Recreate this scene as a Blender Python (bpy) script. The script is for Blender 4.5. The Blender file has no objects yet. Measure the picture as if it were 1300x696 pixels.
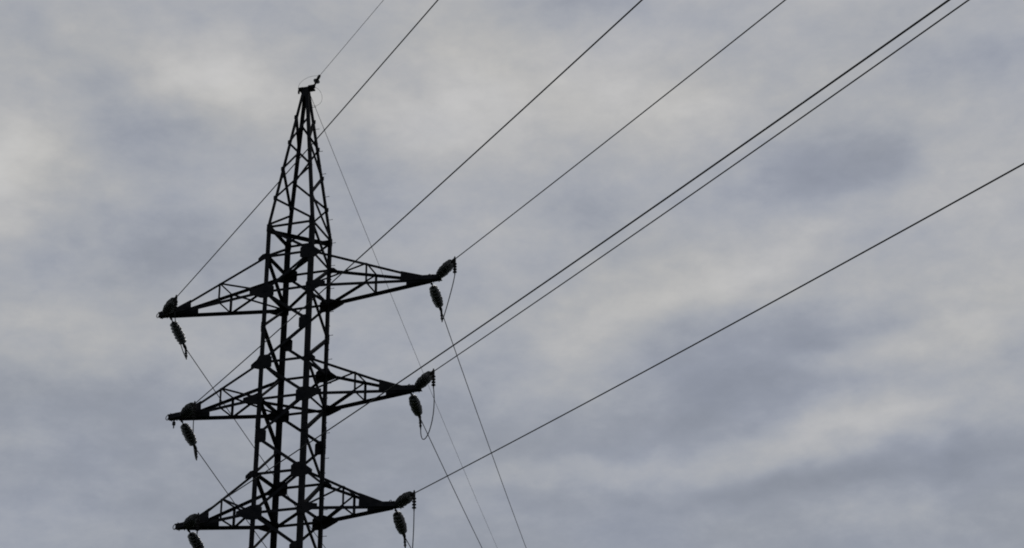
import bpy, bmesh, math, random
from mathutils import Vector, Matrix
random.seed(7)
SC = bpy.context.scene
COL = SC.collection

# ------------------------------------------------------------------ camera
cam_d = bpy.data.cameras.new('camera'); cam = bpy.data.objects.new('camera', cam_d); COL.objects.link(cam)
YAW, PITCH, ROLL = -0.26423, 0.43770, -0.01906
fwd = Vector((math.sin(YAW)*math.cos(PITCH), math.cos(YAW)*math.cos(PITCH), math.sin(PITCH)))
rgt = Vector((math.cos(YAW), -math.sin(YAW), 0)); upv = rgt.cross(fwd)
r2 = rgt*math.cos(ROLL) + upv*math.sin(ROLL); u2 = -rgt*math.sin(ROLL) + upv*math.cos(ROLL)
M = Matrix((r2, u2, -fwd)).transposed().to_4x4(); M.translation = Vector((20.621, -47.053, 1.6))
cam.matrix_world = M
cam_d.sensor_width = 36; cam_d.lens = 36*2001.35/1300; cam_d.clip_start = .1; cam_d.clip_end = 20000
SC.camera = cam
SC.cycles.pixel_filter_type = 'BLACKMAN_HARRIS'; SC.cycles.filter_width = 1.9      # the soft lens of a phone

# ------------------------------------------------------------------ exposure
SC.view_settings.view_transform = 'Standard'; SC.view_settings.look = 'None'
SC.view_settings.gamma = 1; SC.view_settings.exposure = 0; SC.view_settings.use_curve_mapping = False

# ------------------------------------------------------------------ sun behind the cloud deck, beyond the pylon
SUN_EL, SUN_AZ = math.radians(48), math.radians(-8)      # azimuth from +y towards +x
sd = bpy.data.lights.new('sun', 'SUN'); sd.energy = 0.7; sd.angle = math.radians(22); sd.color = (1, .95, .88)
so = bpy.data.objects.new('sun', sd); COL.objects.link(so)
sdir = Vector((math.sin(SUN_AZ)*math.cos(SUN_EL), math.cos(SUN_AZ)*math.cos(SUN_EL), math.sin(SUN_EL)))
so.rotation_euler = sdir.to_track_quat('Z', 'Y').to_euler(); so.location = (0, 0, 60)

# ------------------------------------------------------------------ overcast sky: Nishita behind broken grey cloud
W = bpy.data.worlds.new('World'); SC.world = W; W.use_nodes = True
NT = W.node_tree; NT.nodes.clear()
def N(t, **k):
    n = NT.nodes.new(t)
    for a, b in k.items(): setattr(n, a, b)
    return n
def val(v):
    n = N('ShaderNodeValue'); n.outputs[0].default_value = v; return n.outputs[0]
def mth(op, a, b=None, c=None):
    n = N('ShaderNodeMath', operation=op)
    for i, v in enumerate((a, b, c)):
        if v is None: continue
        if isinstance(v, (int, float)): n.inputs[i].default_value = v
        else: NT.links.new(v, n.inputs[i])
    return n.outputs[0]
tc = N('ShaderNodeTexCoord').outputs['Generated']
nv = N('ShaderNodeVectorMath', operation='NORMALIZE'); NT.links.new(tc, nv.inputs[0]); D = nv.outputs[0]
def noise(scale, stretch, det, rough, off, dist=0.0):
    mp = N('ShaderNodeMapping'); mp.inputs['Scale'].default_value = stretch; mp.inputs['Location'].default_value = off
    mp.inputs['Rotation'].default_value = (math.radians(0), math.radians(6), 0)
    NT.links.new(D, mp.inputs[0])
    n = N('ShaderNodeTexNoise'); n.inputs['Scale'].default_value = scale; n.inputs['Detail'].default_value = det
    n.inputs['Roughness'].default_value = rough; n.inputs['Distortion'].default_value = dist
    NT.links.new(mp.outputs[0], n.inputs['Vector']); return n
sep = N('ShaderNodeSeparateXYZ'); NT.links.new(D, sep.inputs[0])
az = mth('MULTIPLY', mth('ARCTAN2', sep.outputs[0], sep.outputs[1]), 57.29578)
el = mth('MULTIPLY', mth('ARCSINE', sep.outputs[2]), 57.29578)
wz = N('ShaderNodeSeparateColor'); NT.links.new(noise(9, (1, 1, 1.6), 3, .55, (3, 1, 2)).outputs['Color'], wz.inputs[0])
az = mth('ADD', az, mth('MULTIPLY', mth('SUBTRACT', wz.outputs[0], .5), 9.0))
el = mth('ADD', el, mth('MULTIPLY', mth('SUBTRACT', wz.outputs[1], .5), 4.0))
# cloud banks: azimuth, elevation, half-widths (degrees), brightness, tilt
BANKS = [(-34.81,27.5,2.42,1.72,0.9,10),(-26.94,32.0,3.72,1.1,0.85,-12),(-18.0,31.88,2.36,1.43,0.45,20),(-16.68,30.32,2.98,1.0,0.4,10),(-9.01,31.33,3.69,1.43,0.35,0),(-12.02,30.92,2.67,1.15,0.25,0),(-3.81,25.53,3.49,1.0,0.35,15),(2.91,25.84,2.23,2.29,0.3,10),(-2.28,27.86,3.1,1.35,-0.78,8),(-11.54,27.63,1.94,1.15,-0.4,0),(-30.6,31.73,2.02,1.29,-0.3,20),(-29.1,29.51,2.96,1.72,-0.45,0),(-28.85,25.19,3.16,1.29,-0.6,0),(-34.68,32.86,2.04,0.86,-0.2,0),(-25.77,34.09,3.11,0.86,-0.2,0),(-13.9,34.36,2.43,0.86,-0.45,0),(0.93,32.53,2.38,1.72,-0.35,30),(4.21,31.45,2.01,1.43,-0.25,0),(-12.39,22.95,3.42,1.29,0.38,8),(-8.44,24.04,3.13,0.86,0.35,12),(2.08,21.65,2.77,1.29,0.55,8),(-1.0,18.83,5.6,0.85,0.68,6),(-10.8,18.06,4.82,0.72,0.45,6),(-3.0,15.65,3.57,0.72,0.25,5),(-2.76,21.48,1.85,0.46,0.35,-8),(-6.09,21.04,2.76,1.29,-0.6,0),(-3.21,22.78,1.86,0.86,-0.6,0),(-10.72,19.61,3.65,0.8,-0.4,8),(-5.0,17.0,6.3,0.6,-0.5,5),(2.05,16.9,2.39,0.8,-0.5,5),(-33.88,22.79,2.79,1.43,0.1,0),(-30.97,22.51,2.48,0.86,0.25,0),(-32.52,18.53,3.62,1.15,-0.1,0),(-30.11,19.8,3.04,0.86,-0.35,0),(-32.15,15.31,3.27,0.86,0.3,0),(-19.78,19.48,3.34,1.0,-0.35,5),(-17.37,16.8,2.99,0.86,0.1,0),(-27.08,21.94,2.78,1.15,0.15,0),(-20.9,28.43,2.28,1.72,-0.25,0)]
acc = None
for a0, e0, sa, se, am, ti in BANKS:
    t = math.radians(ti); k = math.cos(math.radians(e0))
    x = mth('MULTIPLY_ADD', az, k, -a0*k); y = mth('SUBTRACT', el, e0)
    u = mth('ADD', mth('MULTIPLY', x, math.cos(t)/(sa*k)), mth('MULTIPLY', y, math.sin(t)/(sa*k)))
    v = mth('ADD', mth('MULTIPLY', x, -math.sin(t)/se), mth('MULTIPLY', y, math.cos(t)/se))
    g = mth('EXPONENT', mth('MULTIPLY', mth('ADD', mth('MULTIPLY', u, u), mth('MULTIPLY', v, v)), -0.8))
    acc = mth('MULTIPLY', g, am) if acc is None else mth('MULTIPLY_ADD', g, am, acc)
n1 = mth('SUBTRACT', noise(7, (1, 1, 2.6), 8, .58, (0.3, 4, 0), .1).outputs['Fac'], .5)
n2 = mth('SUBTRACT', noise(22, (1, 1, 1.9), 8, .62, (5, .4, 1), .15).outputs['Fac'], .5)
n4 = mth('SUBTRACT', noise(60, (1, 1, 1.5), 6, .6, (2, 7, 1), .0).outputs['Fac'], .5)
v = mth('ADD', mth('MULTIPLY', acc, .95), mth('ADD', mth('MULTIPLY', n1, 1.0), mth('MULTIPLY', n2, .85)))
v = mth('MULTIPLY_ADD', n4, .42, v)
# the deck is thicker and greyer lower down
low = N('ShaderNodeMapRange'); low.interpolation_type = 'SMOOTHSTEP'; NT.links.new(el, low.inputs[0])
for k_, v_ in zip((1, 2, 3, 4), (12, 30, -.46, .16)): low.inputs[k_].default_value = v_
v = mth('ADD', v, low.outputs[0])
ramp = N('ShaderNodeValToRGB'); NT.links.new(mth('MULTIPLY_ADD', v, .5, .5), ramp.inputs[0])
cr = ramp.color_ramp; cr.interpolation = 'B_SPLINE'
cr.elements[0].position = 0; cr.elements[0].color = (.235, .258, .305, 1)
cr.elements[1].position = 1; cr.elements[1].color = (.60, .60, .595, 1)
e = cr.elements.new(.3); e.color = (.302, .328, .385, 1)
e = cr.elements.new(.5); e.color = (.380, .402, .442, 1)
e = cr.elements.new(.72); e.color = (.462, .466, .470, 1)
# patches of slightly warmer and slightly bluer cloud
n3 = noise(7, (1, 1, 2), 3, .5, (9, 2, 5)).outputs['Fac']
tint = N('ShaderNodeValToRGB'); NT.links.new(n3, tint.inputs[0])
tint.color_ramp.elements[0].position = .35; tint.color_ramp.elements[0].color = (.985, .982, 1.0, 1)
tint.color_ramp.elements[1].position = .65; tint.color_ramp.elements[1].color = (1.012, .995, .968, 1)
mx = N('ShaderNodeMix', data_type='RGBA', blend_type='MULTIPLY'); mx.inputs[0].default_value = 1
NT.links.new(ramp.outputs[0], mx.inputs[6]); NT.links.new(tint.outputs[0], mx.inputs[7])
bgc = N('ShaderNodeBackground'); bgc.inputs[1].default_value = 1; NT.links.new(mx.outputs[2], bgc.inputs[0])
sky = N('ShaderNodeTexSky', sky_type='NISHITA'); sky.sun_disc = False
sky.sun_elevation = SUN_EL; sky.sun_rotation = SUN_AZ
bgs = N('ShaderNodeBackground'); bgs.inputs[1].default_value = .05; NT.links.new(sky.outputs[0], bgs.inputs[0])
ms = N('ShaderNodeMixShader'); ms.inputs[0].default_value = .93
NT.links.new(bgs.outputs[0], ms.inputs[1]); NT.links.new(bgc.outputs[0], ms.inputs[2])
wo = N('ShaderNodeOutputWorld'); NT.links.new(ms.outputs[0], wo.inputs[0])

# ------------------------------------------------------------------ materials
def mat(name, c1, c2, scale=6, rough=.6, metal=0., spec=.3, trans=0., bump=.0):
    m = bpy.data.materials.new(name); m.use_nodes = True; t = m.node_tree; b = t.nodes['Principled BSDF']
    tx = t.nodes.new('ShaderNodeTexCoord'); n = t.nodes.new('ShaderNodeTexNoise')
    n.inputs['Scale'].default_value = scale; n.inputs['Detail'].default_value = 6
    r = t.nodes.new('ShaderNodeValToRGB'); r.color_ramp.elements[0].position = .35; r.color_ramp.elements[1].position = .65
    r.color_ramp.elements[0].color = (*c1, 1); r.color_ramp.elements[1].color = (*c2, 1)
    t.links.new(tx.outputs['Object'], n.inputs[0]); t.links.new(n.outputs[0], r.inputs[0]); t.links.new(r.outputs[0], b.inputs['Base Color'])
    b.inputs['Roughness'].default_value = rough; b.inputs['Metallic'].default_value = metal
    b.inputs['Specular IOR Level'].default_value = spec; b.inputs['Transmission Weight'].default_value = trans
    if bump:
        bp = t.nodes.new('ShaderNodeBump'); bp.inputs['Strength'].default_value = bump; t.links.new(n.outputs[0], bp.inputs['Height']); t.links.new(bp.outputs[0], b.inputs['Normal'])
    return m
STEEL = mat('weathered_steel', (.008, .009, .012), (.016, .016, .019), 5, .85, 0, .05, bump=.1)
RUST = mat('rusty_steel', (.025, .018, .014), (.05, .035, .028), 18, .85, 0, .12)
ALU = mat('dull_aluminium_strand', (.018, .019, .024), (.03, .031, .037), 30, .7, 0, .15)
IRON = mat('cast_iron', (.012, .012, .014), (.022, .021, .021), 30, .8, 0, .08)
GLASS = mat('toughened_glass', (.030, .036, .038), (.055, .064, .066), 10, .25, 0, .25, trans=.7)
CONC = mat('concrete', (.28, .27, .25), (.38, .37, .35), 8, .9)
GRASS = mat('meadow_grass', (.035, .055, .018), (.085, .10, .035), .6, .95, bump=.3)

# ------------------------------------------------------------------ helpers
def tag(o, label=None, cat=None, group=None, kind=None):
    if label: o['label'] = label
    if cat: o['category'] = cat
    if group: o['group'] = group
    if kind: o['kind'] = kind
    return o
def build(name, bm, m, parent=None, smooth=False):
    bmesh.ops.recalc_face_normals(bm, faces=bm.faces)
    me = bpy.data.meshes.new(name); bm.to_mesh(me); bm.free(); me.materials.append(m)
    if smooth:
        for p in me.polygons: p.use_smooth = True
    o = bpy.data.objects.new(name, me); COL.objects.link(o)
    if parent: o.parent = parent
    return o
def empty(name, loc=(0, 0, 0)):
    o = bpy.data.objects.new(name, None); COL.objects.link(o); o.location = loc; o.empty_display_size = .3; return o
def prism(bm, prof, p, q, a, b):
    """extrude profile (list of (s,t)) from p to q with s along a, t along b"""
    r1 = [bm.verts.new(p + a*s + b*t) for s, t in prof]; r2_ = [bm.verts.new(q + a*s + b*t) for s, t in prof]
    n = len(prof)
    for i in range(n): bm.faces.new((r1[i], r1[(i+1) % n], r2_[(i+1) % n], r2_[i]))
    bm.faces.new(r1[::-1]); bm.faces.new(r2_)
def angle(bm, p, q, n1, n2, w, t=.009):
    """rolled L-profile from p to q, heel on the line, flanges towards n1 and n2"""
    p, q, n1, n2 = Vector(p), Vector(q), Vector(n1), Vector(n2)
    ax = (q-p).normalized(); n1 = (n1-ax*n1.dot(ax)).normalized(); n2 = n2-ax*n2.dot(ax); n2 = (n2-n1*n2.dot(n1)).normalized()
    prism(bm, [(0, 0), (w, 0), (w, t), (t, t), (t, w), (0, w)], p, q, n1, n2)
def plate(bm, pts, n, th=.012):
    n = Vector(n).normalized(); pts = [Vector(p) for p in pts]
    a = [bm.verts.new(p - n*th/2) for p in pts]; b = [bm.verts.new(p + n*th/2) for p in pts]
    k = len(pts)
    for i in range(k): bm.faces.new((a[i], a[(i+1) % k], b[(i+1) % k], b[i]))
    bm.faces.new(a[::-1]); bm.faces.new(b)
def tube(bm, pts, r, n=8, cap=True):
    pts = [Vector(p) for p in pts]; rings = []; ref = None
    for i, p in enumerate(pts):
        t = (pts[min(i+1, len(pts)-1)] - pts[max(i-1, 0)]).normalized()
        if ref is None: ref = t.orthogonal().normalized()
        ref = (ref - t*ref.dot(t)).normalized(); s = t.cross(ref)
        rr = r[i] if isinstance(r, (list, tuple)) else r
        rings.append([bm.verts.new(p + (ref*math.cos(2*math.pi*k/n) + s*math.sin(2*math.pi*k/n))*rr) for k in range(n)])
    for a, b in zip(rings, rings[1:]):
        for k in range(n): bm.faces.new((a[k], a[(k+1) % n], b[(k+1) % n], b[k]))
    if cap: bm.faces.new(rings[0][::-1]); bm.faces.new(rings[-1])
def ring(bm, c, n, R, r, a0=0, a1=360, k=18):
    c, n = Vector(c), Vector(n).normalized(); u = n.orthogonal().normalized(); v_ = n.cross(u)
    pts = [c + (u*math.cos(math.radians(a0+(a1-a0)*i/k)) + v_*math.sin(math.radians(a0+(a1-a0)*i/k)))*R for i in range(k+1)]
    tube(bm, pts, r, 6)
def bolt(bm, c, n, r=.016, h=.03):
    c, n = Vector(c), Vector(n).normalized(); tube(bm, [c, c+n*h], r, 6)
def lathe(bm, prof, n=20):
    rings = []
    for rr, z in prof:
        rings.append([bm.verts.new((rr*math.cos(2*math.pi*k/n), rr*math.sin(2*math.pi*k/n), z)) for k in range(n)])
    for a, b in zip(rings, rings[1:]):
        for k in range(n): bm.faces.new((a[k], a[(k+1) % n], b[(k+1) % n], b[k]))
    bm.faces.new(rings[0][::-1]); bm.faces.new(rings[-1])

# ------------------------------------------------------------------ ground
bm = bmesh.new()
G = 40; S = 4000
vs = {}
for i in range(G+1):
    for j in range(G+1):
        x = math.copysign(abs(i/G*2-1)**2.2, i/G*2-1)*S; y = math.copysign(abs(j/G*2-1)**2.2, j/G*2-1)*S
        d = math.hypot(x, y); z = 0 if d < 70 else (math.sin(x*.006+1)*math.cos(y*.005))*min(6, (d-70)*.02)
        vs[i, j] = bm.verts.new((x, y, z))
for i in range(G):
    for j in range(G): bm.faces.new((vs[i, j], vs[i+1, j], vs[i+1, j+1], vs[i, j+1]))
tag(build('ground', bm, GRASS), kind='structure')

# ------------------------------------------------------------------ the pylon
Z0 = 24.585
ZK, ZT, ZB = 2.542, (1.362, -2.671, -6.657), (0., -4., -7.986)
ZPK, WPK = 8.45, .13
def hw(z):                       # half width of the square shaft; z measured from the upper cross arm
    wk = .8956 - .0019*ZK
    if z > ZK: return wk + (WPK-wk)*(z-ZK)/(ZPK-ZK)
    if z > -10.7: return .8956 - .0019*z
    return .916 + (2.5-.916)*(-10.7-z)/(24.585-10.7)
SX = dict(A=-1, B=-1, C=1, D=1); SY = dict(A=-1, C=-1, B=1, D=1)
def P(c, z, inset=0.):
    w = hw(z) - inset; return Vector((SX[c]*w, SY[c]*w, z+Z0))
pylon = empty('electricity_pylon', (0, 0, 0))
tag(pylon, 'tall black steel lattice pylon with six cross arms and a pointed top', 'pylon')

for c in 'ABCD':
    bm = bmesh.new(); nx, ny = (-SX[c], 0, 0), (0, -SY[c], 0)
    angle(bm, P(c, ZK), P(c, ZPK+.15), nx, ny, .118, .010)
    for za, zb in ((ZK, -4.0), (-4.0, -10.7)):
        angle(bm, P(c, zb), P(c, za), nx, ny, .165 if za > 0 else .172, .014)
    angle(bm, P(c, -24.5), P(c, -10.7), nx, ny, .20, .016)
    # splice angles bolted outside the joints
    for zs, l in ((ZK, .16), (-4.75, .30), (-10.2, .32)):
        o = Vector((SX[c]*.012, SY[c]*.012, 0)); angle(bm, P(c, zs-l)+o, P(c, zs+l*.5)+o, nx, ny, .15, .011)
    for zb in [3.75, 5.0, 6.17, 7.3]:                # little bolted lugs at the peak joints
        o = Vector((SX[c]*.035, 0, 0)); p = P(c, zb)
        plate(bm, [p+o+Vector((0, 0, .09)), p-o+Vector((0, 0, .11)), p-o-Vector((0, 0, .11)), p+o-Vector((0, 0, .06))], (0, 1, 0), .014)
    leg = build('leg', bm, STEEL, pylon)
    if c == 'D':                                     # climbing pegs up one leg
        for q in range(70):
            z = -23.5 + q*.455; a_ = P(c, z); dr = Vector((1, 0, 0)) if q % 2 else Vector((0, 1, 0))
            bs = bmesh.new(); off = Vector((0, -SY[c]*.05, 0)) if q % 2 else Vector((-SX[c]*.05, 0, 0))
            tube(bs, [a_+off-dr*.02, a_+off+dr*.14, a_+off+dr*.142, a_+off+dr*.155], [.010, .010, .017, .017], 6)
            build('step_bolt', bs, STEEL, leg)
    # concrete footing
    bm = bmesh.new(); q = P(c, -24.5); 
    prism(bm, [(-.45, -.45), (.45, -.45), (.45, .45), (-.45, .45)], Vector((q.x, q.y, -.6)), Vector((q.x, q.y, .18)), Vector((1, 0, 0)), Vector((0, 1, 0)))
    build('footing', bm, CONC, pylon)

MID = [-1.335, -5.33, -9.33]
# one continuous zigzag of braces climbs each of the four faces
def zig(first, second, peak=True):
    z = [(first, 7.3), (second, 6.17), (first, 5.0), (second, 3.75), (first, ZK+.08)] if peak else []
    return z
FACES = {('A', 'C'): (0, -1, 0), ('B', 'D'): (0, 1, 0), ('A', 'B'): (-1, 0, 0), ('C', 'D'): (1, 0, 0)}
START = {('A', 'C'): 'A', ('B', 'D'): 'D', ('A', 'B'): 'B', ('C', 'D'): 'C'}
def other(f, c): return f[0] if f[1] == c else f[1]
LOW = [-10.75, -12.4, -14.4, -16.7, -19.2, -21.8, -24.2]
def brace(p, q, nrm, w=.068, name='brace', inset=.02, parent=None):
    nrm = Vector(nrm); p = Vector(p)-nrm*inset; q = Vector(q)-nrm*inset
    bm = bmesh.new(); side = (q-p).cross(nrm).normalized()
    if side.z < 0 or (abs(side.z) < 1e-4 and side.y < 0): side = -side
    if nrm.y > .5: angle(bm, p-side*w/2, q-side*w/2, side, -nrm, w, .007)
    else: angle(bm, p+side*w/2, q+side*w/2, -side, -nrm, w, .007)
    for e, d in ((p, (q-p).normalized()), (q, (p-q).normalized())):
        for k in (.06, .14): bolt(bm, e+d*k, nrm, .013, .022)
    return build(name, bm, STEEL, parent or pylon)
for f, nrm in FACES.items():
    s = START[f]; o = other(f, s)
    # shaft: s at kink -> o at ZT0 -> s at ZB0 -> o at mid ...
    seq = [(s, ZK-.06)]
    for i in range(3):
        seq += [(o if i != 1 else s, ZT[i])] if False else []
    cur = o
    for z in (ZT[0], ZB[0], MID[0], ZT[1], ZB[1], MID[1], ZT[2], ZB[2], MID[2], *LOW):
        seq.append((cur, z)); cur = other(f, cur)
    for (a, za), (b, zb) in zip(seq, seq[1:]): brace(P(a, za), P(b, zb), nrm, .108 if zb < 0 else .100)
    # peak, starting from the other corner of the kink
    seq = [(o, ZK+.08)]; cur = s
    for z in (3.75, 5.0, 6.17, 7.3): seq.append((cur, z)); cur = other(f, cur)
    for (a, za), (b, zb) in zip(seq, seq[1:]): brace(P(a, za), P(b, zb), nrm, .084, inset=.014)
    # horizontals
    for z in (ZK, *ZT, *ZB): brace(P(f[0], z), P(f[1], z), nrm, .098, 'strut', .034)
    for z in LOW[::2][1:]: brace(P(f[0], z), P(f[1], z), nrm, .098, 'strut', .034)
# plan bracing
for a, b, z in (('A', 'D', ZK-.05), ('B', 'C', ZT[0]), ('B', 'C', ZB[0]), ('A', 'D', ZB[1]), ('B', 'C', ZB[2])):
    brace(P(a, z, .03), P(b, z, .03), (0, 0, 1), .08 if z < 2 else .12, 'plan_brace', .05)

# gusset plates in the front and back faces
def gusset(c, z, win, hin, wout=0, hout=0, drop=0, plane='y'):
    bottom = z in ZB
    p = P(c, z); s = -SX[c]; bm = bmesh.new()
    if plane == 'y':
        n = Vector((0, SY[c], 0)); X = Vector((s, 0, 0))
    else:
        n = Vector((SX[c], 0, 0)); X = Vector((0, -SY[c], 0))
    p = p + n*.010; Zv = Vector((0, 0, 1))
    pts = [p+Zv*hin*.5-X*.004, p+X*win*.72+Zv*hin*.5, p+X*win+Zv*hin*.28, p+X*win-Zv*hin*.40, p+X*win*.8-Zv*hin*.5, p-X*.004-Zv*hin*.5]
    if wout:
        if bottom: pts += [p-X*.10-Zv*(hin*.5-.02), p-X*wout-Zv*.03, p-X*wout+Zv*.09, p-X*.12+Zv*(hin*.5-.04)]
        else: pts += [p-X*.08-Zv*(hin*.5-.03), p-X*wout-Zv*(.42*wout+.05), p-X*wout-Zv*(.42*wout-.07), p-X*.10+Zv*.10]
    plate(bm, pts, n, .011)
    for q in [(.3, .3), (.3, -.3), (.7, .1), (.12, 0)]: bolt(bm, p+X*win*q[0]+Zv*hin*q[1], n, .016, .026)
    build('gusset_plate', bm, STEEL, pylon)
main = [('C', ZT[0], 0), ('A', ZB[0], 0), ('C', MID[0], 1), ('A', ZT[1], 0), ('C', ZB[1], 0), ('A', MID[1], 1), ('C', ZT[2], 0), ('A', ZB[2], 0), ('C', MID[2], 1),
        ('B', ZT[0], 0), ('D', ZB[0], 0), ('B', MID[0], 1), ('D', ZT[1], 0), ('B', ZB[1], 0), ('D', MID[1], 1), ('B', ZT[2], 0), ('D', ZB[2], 0), ('B', MID[2], 1)]
done = set()
for c, z, mid in main:
    done.add((c, z)); bottom = z in ZB
    if mid: gusset(c, z, .40, .50)
    elif bottom: gusset(c, z, .40, .50, .52, .34, .06)
    else: gusset(c, z, .46, .52, .30, .26)
for c in 'ABCD':
    for z in (*ZT, *ZB):
        if (c, z) in done: continue
        if z in ZB: gusset(c, z, .20, .42, .52, .30, .05)
        else: gusset(c, z, .16, .24, .26, .20)
for c, z in (('A', ZK-.06), ('D', ZK-.06)): gusset(c, z, .22, .30)
for c, z in (('C', ZK), ('B', ZK)): gusset(c, z+.04, .17, .34)
for c, z in (('A', MID[0]), ('B', MID[1]), ('A', MID[2]), ('D', MID[0]), ('C', MID[1]), ('D', MID[2]), ('B', ZB[0]), ('A', ZB[1]), ('B', ZB[2]), ('C', ZB[0]), ('D', ZB[1]), ('C', ZB[2])):
    gusset(c, z, .22, .36, plane='x')

# cross arms
TIP = (5.34, 4.64, 4.044); STA = (2.78, 2.47, 2.17)
for i in range(3):
    for s in (-1, 1):
        zb, zt, xt, xs = ZB[i], ZT[i], TIP[i], STA[i]; w = hw(zb); ht = .085
        xe = xt-.72
        def yh(x): return w + (ht-w)*(x-w)/(xt-.35-w) if x < xt-.35 else ht
        def zc(x): return zt + (zb+.15-zt)*(x-w)/(xe-w)
        def Q(x, y, z): return Vector((s*x, y, z+Z0))
        bm = bmesh.new()
        for sy in (-1, 1):
            angle(bm, Q(w, sy*w, zb+.04), Q(xt-.35, sy*ht, zb+.04), (0, -sy, 0), (0, 0, -1), .108, .010)
            angle(bm, Q(xt-.35, sy*ht, zb), Q(xt, sy*ht, zb), (0, -sy, 0), (0, 0, 1), .155, .010)
            angle(bm, Q(w, sy*w, zt), Q(xe, sy*(yh(xe)-.012), zb+.15), (0, -sy, 0), (0, 0, -1), .090, .007)
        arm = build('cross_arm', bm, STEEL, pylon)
        # posts and ties at the intermediate station
        for sy in (-1, 1):
            n = (0, sy, 0)
            brace(Q(xs, sy*yh(xs), zc(xs)), Q(xs, sy*yh(xs), zb), n, 0.073, 'post', .012, arm)
            brace(Q(xs, sy*yh(xs), zc(xs)), Q(w, sy*w, zb+.05), n, 0.069, 'brace', .022, arm)
            # solid side plate where the chords run together
            bmp = bmesh.new(); x0 = xt-1.38; o = sy*.010
            plate(bmp, [Q(x0, sy*yh(x0)+o, zb), Q(x0+.02, sy*yh(x0)+o, zc(x0)), Q(xe+.1, sy*yh(xe+.1)+o, zb+.17), Q(xt-.04, sy*ht+o, zb+.15), Q(xt-.02, sy*ht+o, zb-.02), Q(xe, sy*yh(xe)+o, zb-.02)], (0, 1, 0), .012)
            for q in range(7): bolt(bmp, Q(x0+.12+q*.17, sy*yh(x0+.12+q*.17)+o, zb+.06+.02*(q % 2)), n, .017, .028)
            build('side_plate', bmp, STEEL, arm)
        brace(Q(xs, -yh(xs), zc(xs)), Q(xs, yh(xs), zc(xs)), (0, 0, 1), 0.069, 'strut', .0, arm)
        brace(Q(xs, -yh(xs), zb), Q(xs, yh(xs), zb), (0, 0, 1), 0.069, 'strut', -.02, arm)
        a, b = (1, -1) if s < 0 else (-1, 1)
        brace(Q(xs, a*yh(xs), zb), Q(w, b*w, zb), (0, 0, 1), 0.062, 'brace', -.03, arm)
        # landing plates and bolts across the tip
        bmp = bmesh.new()
        for z_ in (-.018, .135): plate(bmp, [Q(xt-.62, -ht-.02, zb+z_), Q(xt-.62, ht+.02, zb+z_), Q(xt+.02, ht+.03, zb+z_), Q(xt+.02, -ht-.03, zb+z_)], (0, 0, 1), .014)
        for q in (.08, .28, .5):
            for sy in (-1, 1): bolt(bmp, Q(xt-q, sy*.06, zb+.142), (0, 0, 1), .018, .05); bolt(bmp, Q(xt-q, sy*.06, zb-.025), (0, 0, -1), .018, .045)
        build('tip_plate', bmp, STEEL, arm)
        bmr = bmesh.new()
        if s < 0: ring(bmr, Q(xt+.055, 0, zb+.06), (.25, 1, 0), .085, .014)
        else:
            ring(bmr, Q(xt-.42, 0, zb+.20), (.3, 1, 0), .045, .013); tube(bmr, [Q(xt-.42, 0, zb+.14), Q(xt-.42, 0, zb+.17)], .02)
        build('eye_ring', bmr, IRON, arm)
        if i == 1 and s < 0:
            bmr = bmesh.new(); c = Q(xt-.2, 0, zb)
            tube(bmr, [c+Vector((0, 0, d)) for d in (-.02, -.12, -.13, -.24, -.25, -.36)], [.03, .03, .06, .06, .025, .02]); build('hanging_shackle', bmr, IRON, arm)
# top plate of the peak
bm = bmesh.new()
ZP = ZPK+Z0+.15
prism(bm, [(-.16, 0), (.16, 0), (.16, .05), (-.16, .05)], Vector((-.27, 0, ZP)), Vector((.30, 0, ZP)), Vector((0, 1, 0)), Vector((0, 0, 1)))
prism(bm, [(-.05, .052), (.05, .052), (.05, .17), (-.05, .17)], Vector((.08, 0, ZP)), Vector((.34, 0, ZP)), Vector((0, 1, 0)), Vector((0, 0, 1)))
prism(bm, [(-.06, .052), (.06, .052), (.06, .13), (-.06, .13)], Vector((-.29, 0, ZP)), Vector((-.12, 0, ZP)), Vector((0, 1, 0)), Vector((0, 0, 1)))
prism(bm, [(-.03, -.1), (.03, -.1), (.03, .04), (-.03, .04)], Vector((-.33, 0, ZP)), Vector((-.275, 0, ZP)), Vector((0, 1, 0)), Vector((0, 0, 1)))
for sx in (-1, 1):
    plate(bm, [(sx*.05-.09, -.145, ZP-.002), (sx*.05+.09, -.145, ZP-.002), (sx*.05+.07, -.15, ZP-.35), (sx*.05-.07, -.15, ZP-.35)], (0, 1, 0), .01) if sx > 0 else None
build('top_plate', bm, STEEL, pylon)

# ------------------------------------------------------------------ insulator strings and conductors
Wd = {"R0": dict(Pf=[4.991,0,24.505],Ef=[4.919,1.333,24.02],Pn=[5.177,0,24.635],En=[6.151,-1.005,24.756],ns=-.0468,fs=-.0159),
 "R1": dict(Pf=[4.3,0,20.505],Ef=[4.152,1.359,20.12],Pn=[4.434,0,20.635],En=[5.409,-1.005,20.76],ns=-.0392,fs=.0035),
 "R2": dict(Pf=[3.80,0,16.519],Ef=[3.673,1.282,15.964],Pn=[3.803,0,16.649],En=[4.777,-1.005,16.663],ns=-.0507,fs=-.03),
 "L0": dict(Pf=[-4.903,0,24.505],Ef=[-4.858,1.222,23.784],Pn=[-5.178,0,24.635],En=[-4.203,-1.005,24.76],ns=-.0298,fs=-.0458),
 "L1": dict(Pf=[-4.168,0,20.505],Ef=[-4.183,1.271,19.872],Pn=[-4.153,0,20.635],En=[-3.178,-1.005,20.628],ns=-.043,fs=-.0789),
 "L2": dict(Pf=[-3.594,0,16.519],Ef=[-3.596,1.299,15.945],Pn=[-3.728,0,16.649],En=[-2.754,-1.005,16.643],ns=-.0564,fs=-.115)}
DN = Vector((.6955, -.7176, 0)).normalized(); DF = Vector((-.168, .986, 0)).normalized()
PITCH_D, LS = .138, 1.42
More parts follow.
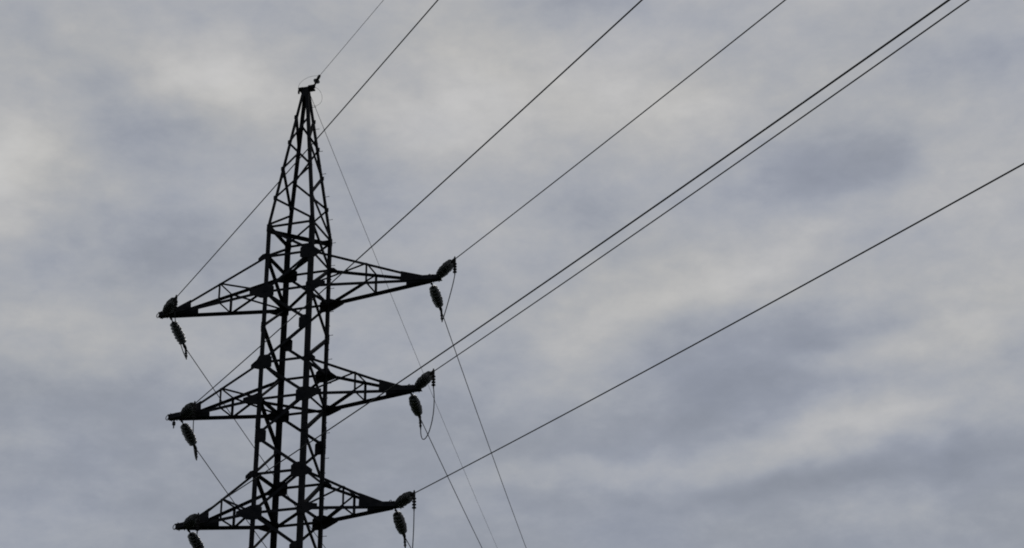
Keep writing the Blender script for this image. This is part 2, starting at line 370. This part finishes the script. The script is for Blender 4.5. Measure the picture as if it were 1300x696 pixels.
def glass_disc():
    bm = bmesh.new()       # cap-and-pin glass shell, ribbed underneath, axis z
    lathe(bm, [(.040, .0), (.065, -.006), (.12, .010), (.165, .032), (.182, .050), (.180, .060), (.165, .050), (.145, .046), (.135, .070), (.125, .046), (.106, .042), (.096, .064), (.086, .040), (.045, .034), (.03, .034)], 22)
    g = build('glass_disc', bm, GLASS, None, True)
    bm = bmesh.new()
    lathe(bm, [(.03, -.045), (.056, -.040), (.062, -.012), (.060, .004), (.03, .012), (.014, .02), (.012, .085), (.018, .086)], 14)
    k = build('metal_cap', bm, IRON, g, True)
    return g
SIZES = (.84, .96, 1.06, 1.0, 1.06, .96, .84)      # like discs, narrowed at the ends to imitate a blurred barrel outline
proto_disc = None
def string(S, E, label, group, far, n=7, L=LS, grounded=False):
    global proto_disc
    S, E = Vector(S), Vector(E); d = (E-S).normalized(); S = E - d*L
    root = empty('insulator_string', S); root.rotation_mode = 'QUATERNION'; root.rotation_quaternion = d.to_track_quat('Z', 'Y')
    tag(root, label, 'insulator', group)
    inv = root.rotation_quaternion.inverted()
    z0 = L - n*PITCH_D - .20
    for k in range(n):
        if proto_disc is None: g = proto_disc = glass_disc(); kids = None
        else:
            g = proto_disc.copy(); COL.objects.link(g)
            for ch in proto_disc.children: c = ch.copy(); COL.objects.link(c); c.parent = g
        g.parent = root; g.location = (0, 0, z0 + k*PITCH_D)
        q = SIZES[k] if n > 1 else .7; g.scale = (q, q, 1)
    bm = bmesh.new()        # shackle and link
    ring(bm, (0, 0, .0), (1, 0, 0), .05, .015); tube(bm, [(0, 0, .03), (0, 0, z0-.04)], .022); ring(bm, (0, 0, .08), (0, 1, 0), .035, .013)
    build('shackle', bm, IRON, root)
    bm = bmesh.new()        # bolted tension clamp with its U-bolts
    e0 = Vector((0, 0, L-.19)); e1 = Vector((0, 0, L+.02)); dn = inv @ Vector((0, 0, -1))
    tube(bm, [e0-Vector((0, 0, .22 if grounded else 0)), (e0+e1)/2, e1], [.045, .06, .05])
    if not grounded:
        ln = .52 if not far else .34
        dd = dn if not far else (dn*.9 + Vector((0, 0, .35))).normalized()
        tube(bm, [e1-dd*.10, e1, e1+dd*ln], [.02, .045, .034])
        for q in range(4 if not far else 2):
            c = e1 + dd*(.18+q*.10); tube(bm, [c-dd*.017, c+dd*.017], .072 if not far else .055, 8)
        tube(bm, [e1+dd*ln, e1+dd*(ln+.07)], .022)
        end = S + root.rotation_quaternion @ (e1+dd*(ln+.03))
    else: end = E
    build('tension_clamp', bm, IRON, root)
    return end
def span(E, d, slope, length, k, r, label, name, cat, group):
    E = Vector(E); bm = bmesh.new(); pts = []
    n = 70
    for i in range(n+1):
        h = length*(i/n)**1.3; pts.append(E + d*h + Vector((0, 0, slope*h + k*h*h)))
    tube(bm, pts, r, 8)
    o = build(name, bm, ALU, None, True); return tag(o, label, cat, group)
SIDE = {'R': 'right', 'L': 'left'}; LEV = ('upper', 'middle', 'lower')
JUMP = {'R0': (.25, .10), 'R1': (1.45, 1.0), 'R2': (2.2, 1.6), 'L0': (.7, .08), 'L1': (1.0, .12), 'L2': (1.2, .6)}
for key, d in Wd.items():
    s, i = SIDE[key[0]], int(key[1]); lv = LEV[i]
    e1 = string(d['Pn'], d['En'], f'dark glass disc string rising from the tip of the {lv} {s} cross arm', 'insulator strings on the cross arm tips', False)
    e2 = string(d['Pf'], d['Ef'], f'dark glass disc string slanting down below the {lv} {s} cross arm', 'insulator strings on the cross arm tips', True)
    span(d['En'], DN, d['ns'], 190, 4e-4, .017, f'thick dark wire climbing right to the picture edge from the {lv} {s} cross arm tip', 'power_line', 'power line', 'power lines strung from the cross arms')
    span(d['Ef'], DF, d['fs'], 220, 4e-4, .0155, f'thin dark wire dropping rightward from the hanging string under the {lv} {s} cross arm', 'power_line', 'power line', 'power lines strung from the cross arms')
    s1, s2 = JUMP[key]; dz = Vector((0, 0, -1)); bm = bmesh.new(); pts = []
    c1 = e1+dz*s1+DN*(.35 if key == 'R1' else 0); c2 = e2+dz*s2
    for q in range(33):
        t = q/32; pts.append(e1*(1-t)**3 + c1*3*t*(1-t)**2 + c2*3*t*t*(1-t) + e2*t**3)
    tube(bm, pts, .017, 8)
    tag(build('jumper_wire', bm, ALU, None, True), f'short slack wire linking the two glass strings at the {lv} {s} cross arm tip', 'jumper wire', 'jumper wires at the cross arm tips')
# earth wire over the peak
gE = Vector((.677, -.395, 33.452)); gS = Vector((.30, 0, ZP+.12))
e1 = string(gS, gE, 'single glass disc with fittings on the pointed top of the pylon', None, False, 1, (gE-gS).length, True)
span(gE, DN, -.0384, 190, 4e-4, .009, 'thin grey wire rising from the pointed top of the pylon to the upper edge', 'earth_wire', 'earth wire', 'earth wires at the pylon peak')
gF = Vector((0, .3, 33.244))
bm = bmesh.new(); tube(bm, [(0, .16, ZP+.03), (0, .22, ZP+.04), gF], [.02, .03, .018]); build('wire_anchor', bm, IRON, pylon)
span(gF, DF, -.0237, 240, 2.5e-4, .010, 'faint thin wire descending steeply right from the pointed top behind the cross arms', 'earth_wire', 'earth wire', 'earth wires at the pylon peak')
def bez(a, b, c, d, n=20): return [a*(1-t)**3+b*3*t*(1-t)**2+c*3*t*t*(1-t)+d*t**3 for t in [q/n for q in range(n+1)]]
bm = bmesh.new(); tube(bm, bez(Vector((-.30, 0, ZP+.0)), Vector((-.48, .05, ZP+.42)), Vector((.1, -.2, ZP+.55)), gE), .0055, 6)
tag(build('bonding_wire', bm, ALU, None, True), 'thin loop of wire arching over the top plate of the pylon', 'bonding wire')
bm = bmesh.new(); tube(bm, bez(Vector((.36, -.1, ZP+.02)), Vector((.85, -.1, ZP-.25)), Vector((.80, -.1, ZP-1.05)), Vector((.25, -.1, ZP-.75))), .0055, 6)
tag(build('bonding_wire', bm, ALU, None, True), 'thin loop of wire hanging beside the peak just under the top plate', 'bonding wire')
bpy.context.view_layer.update()
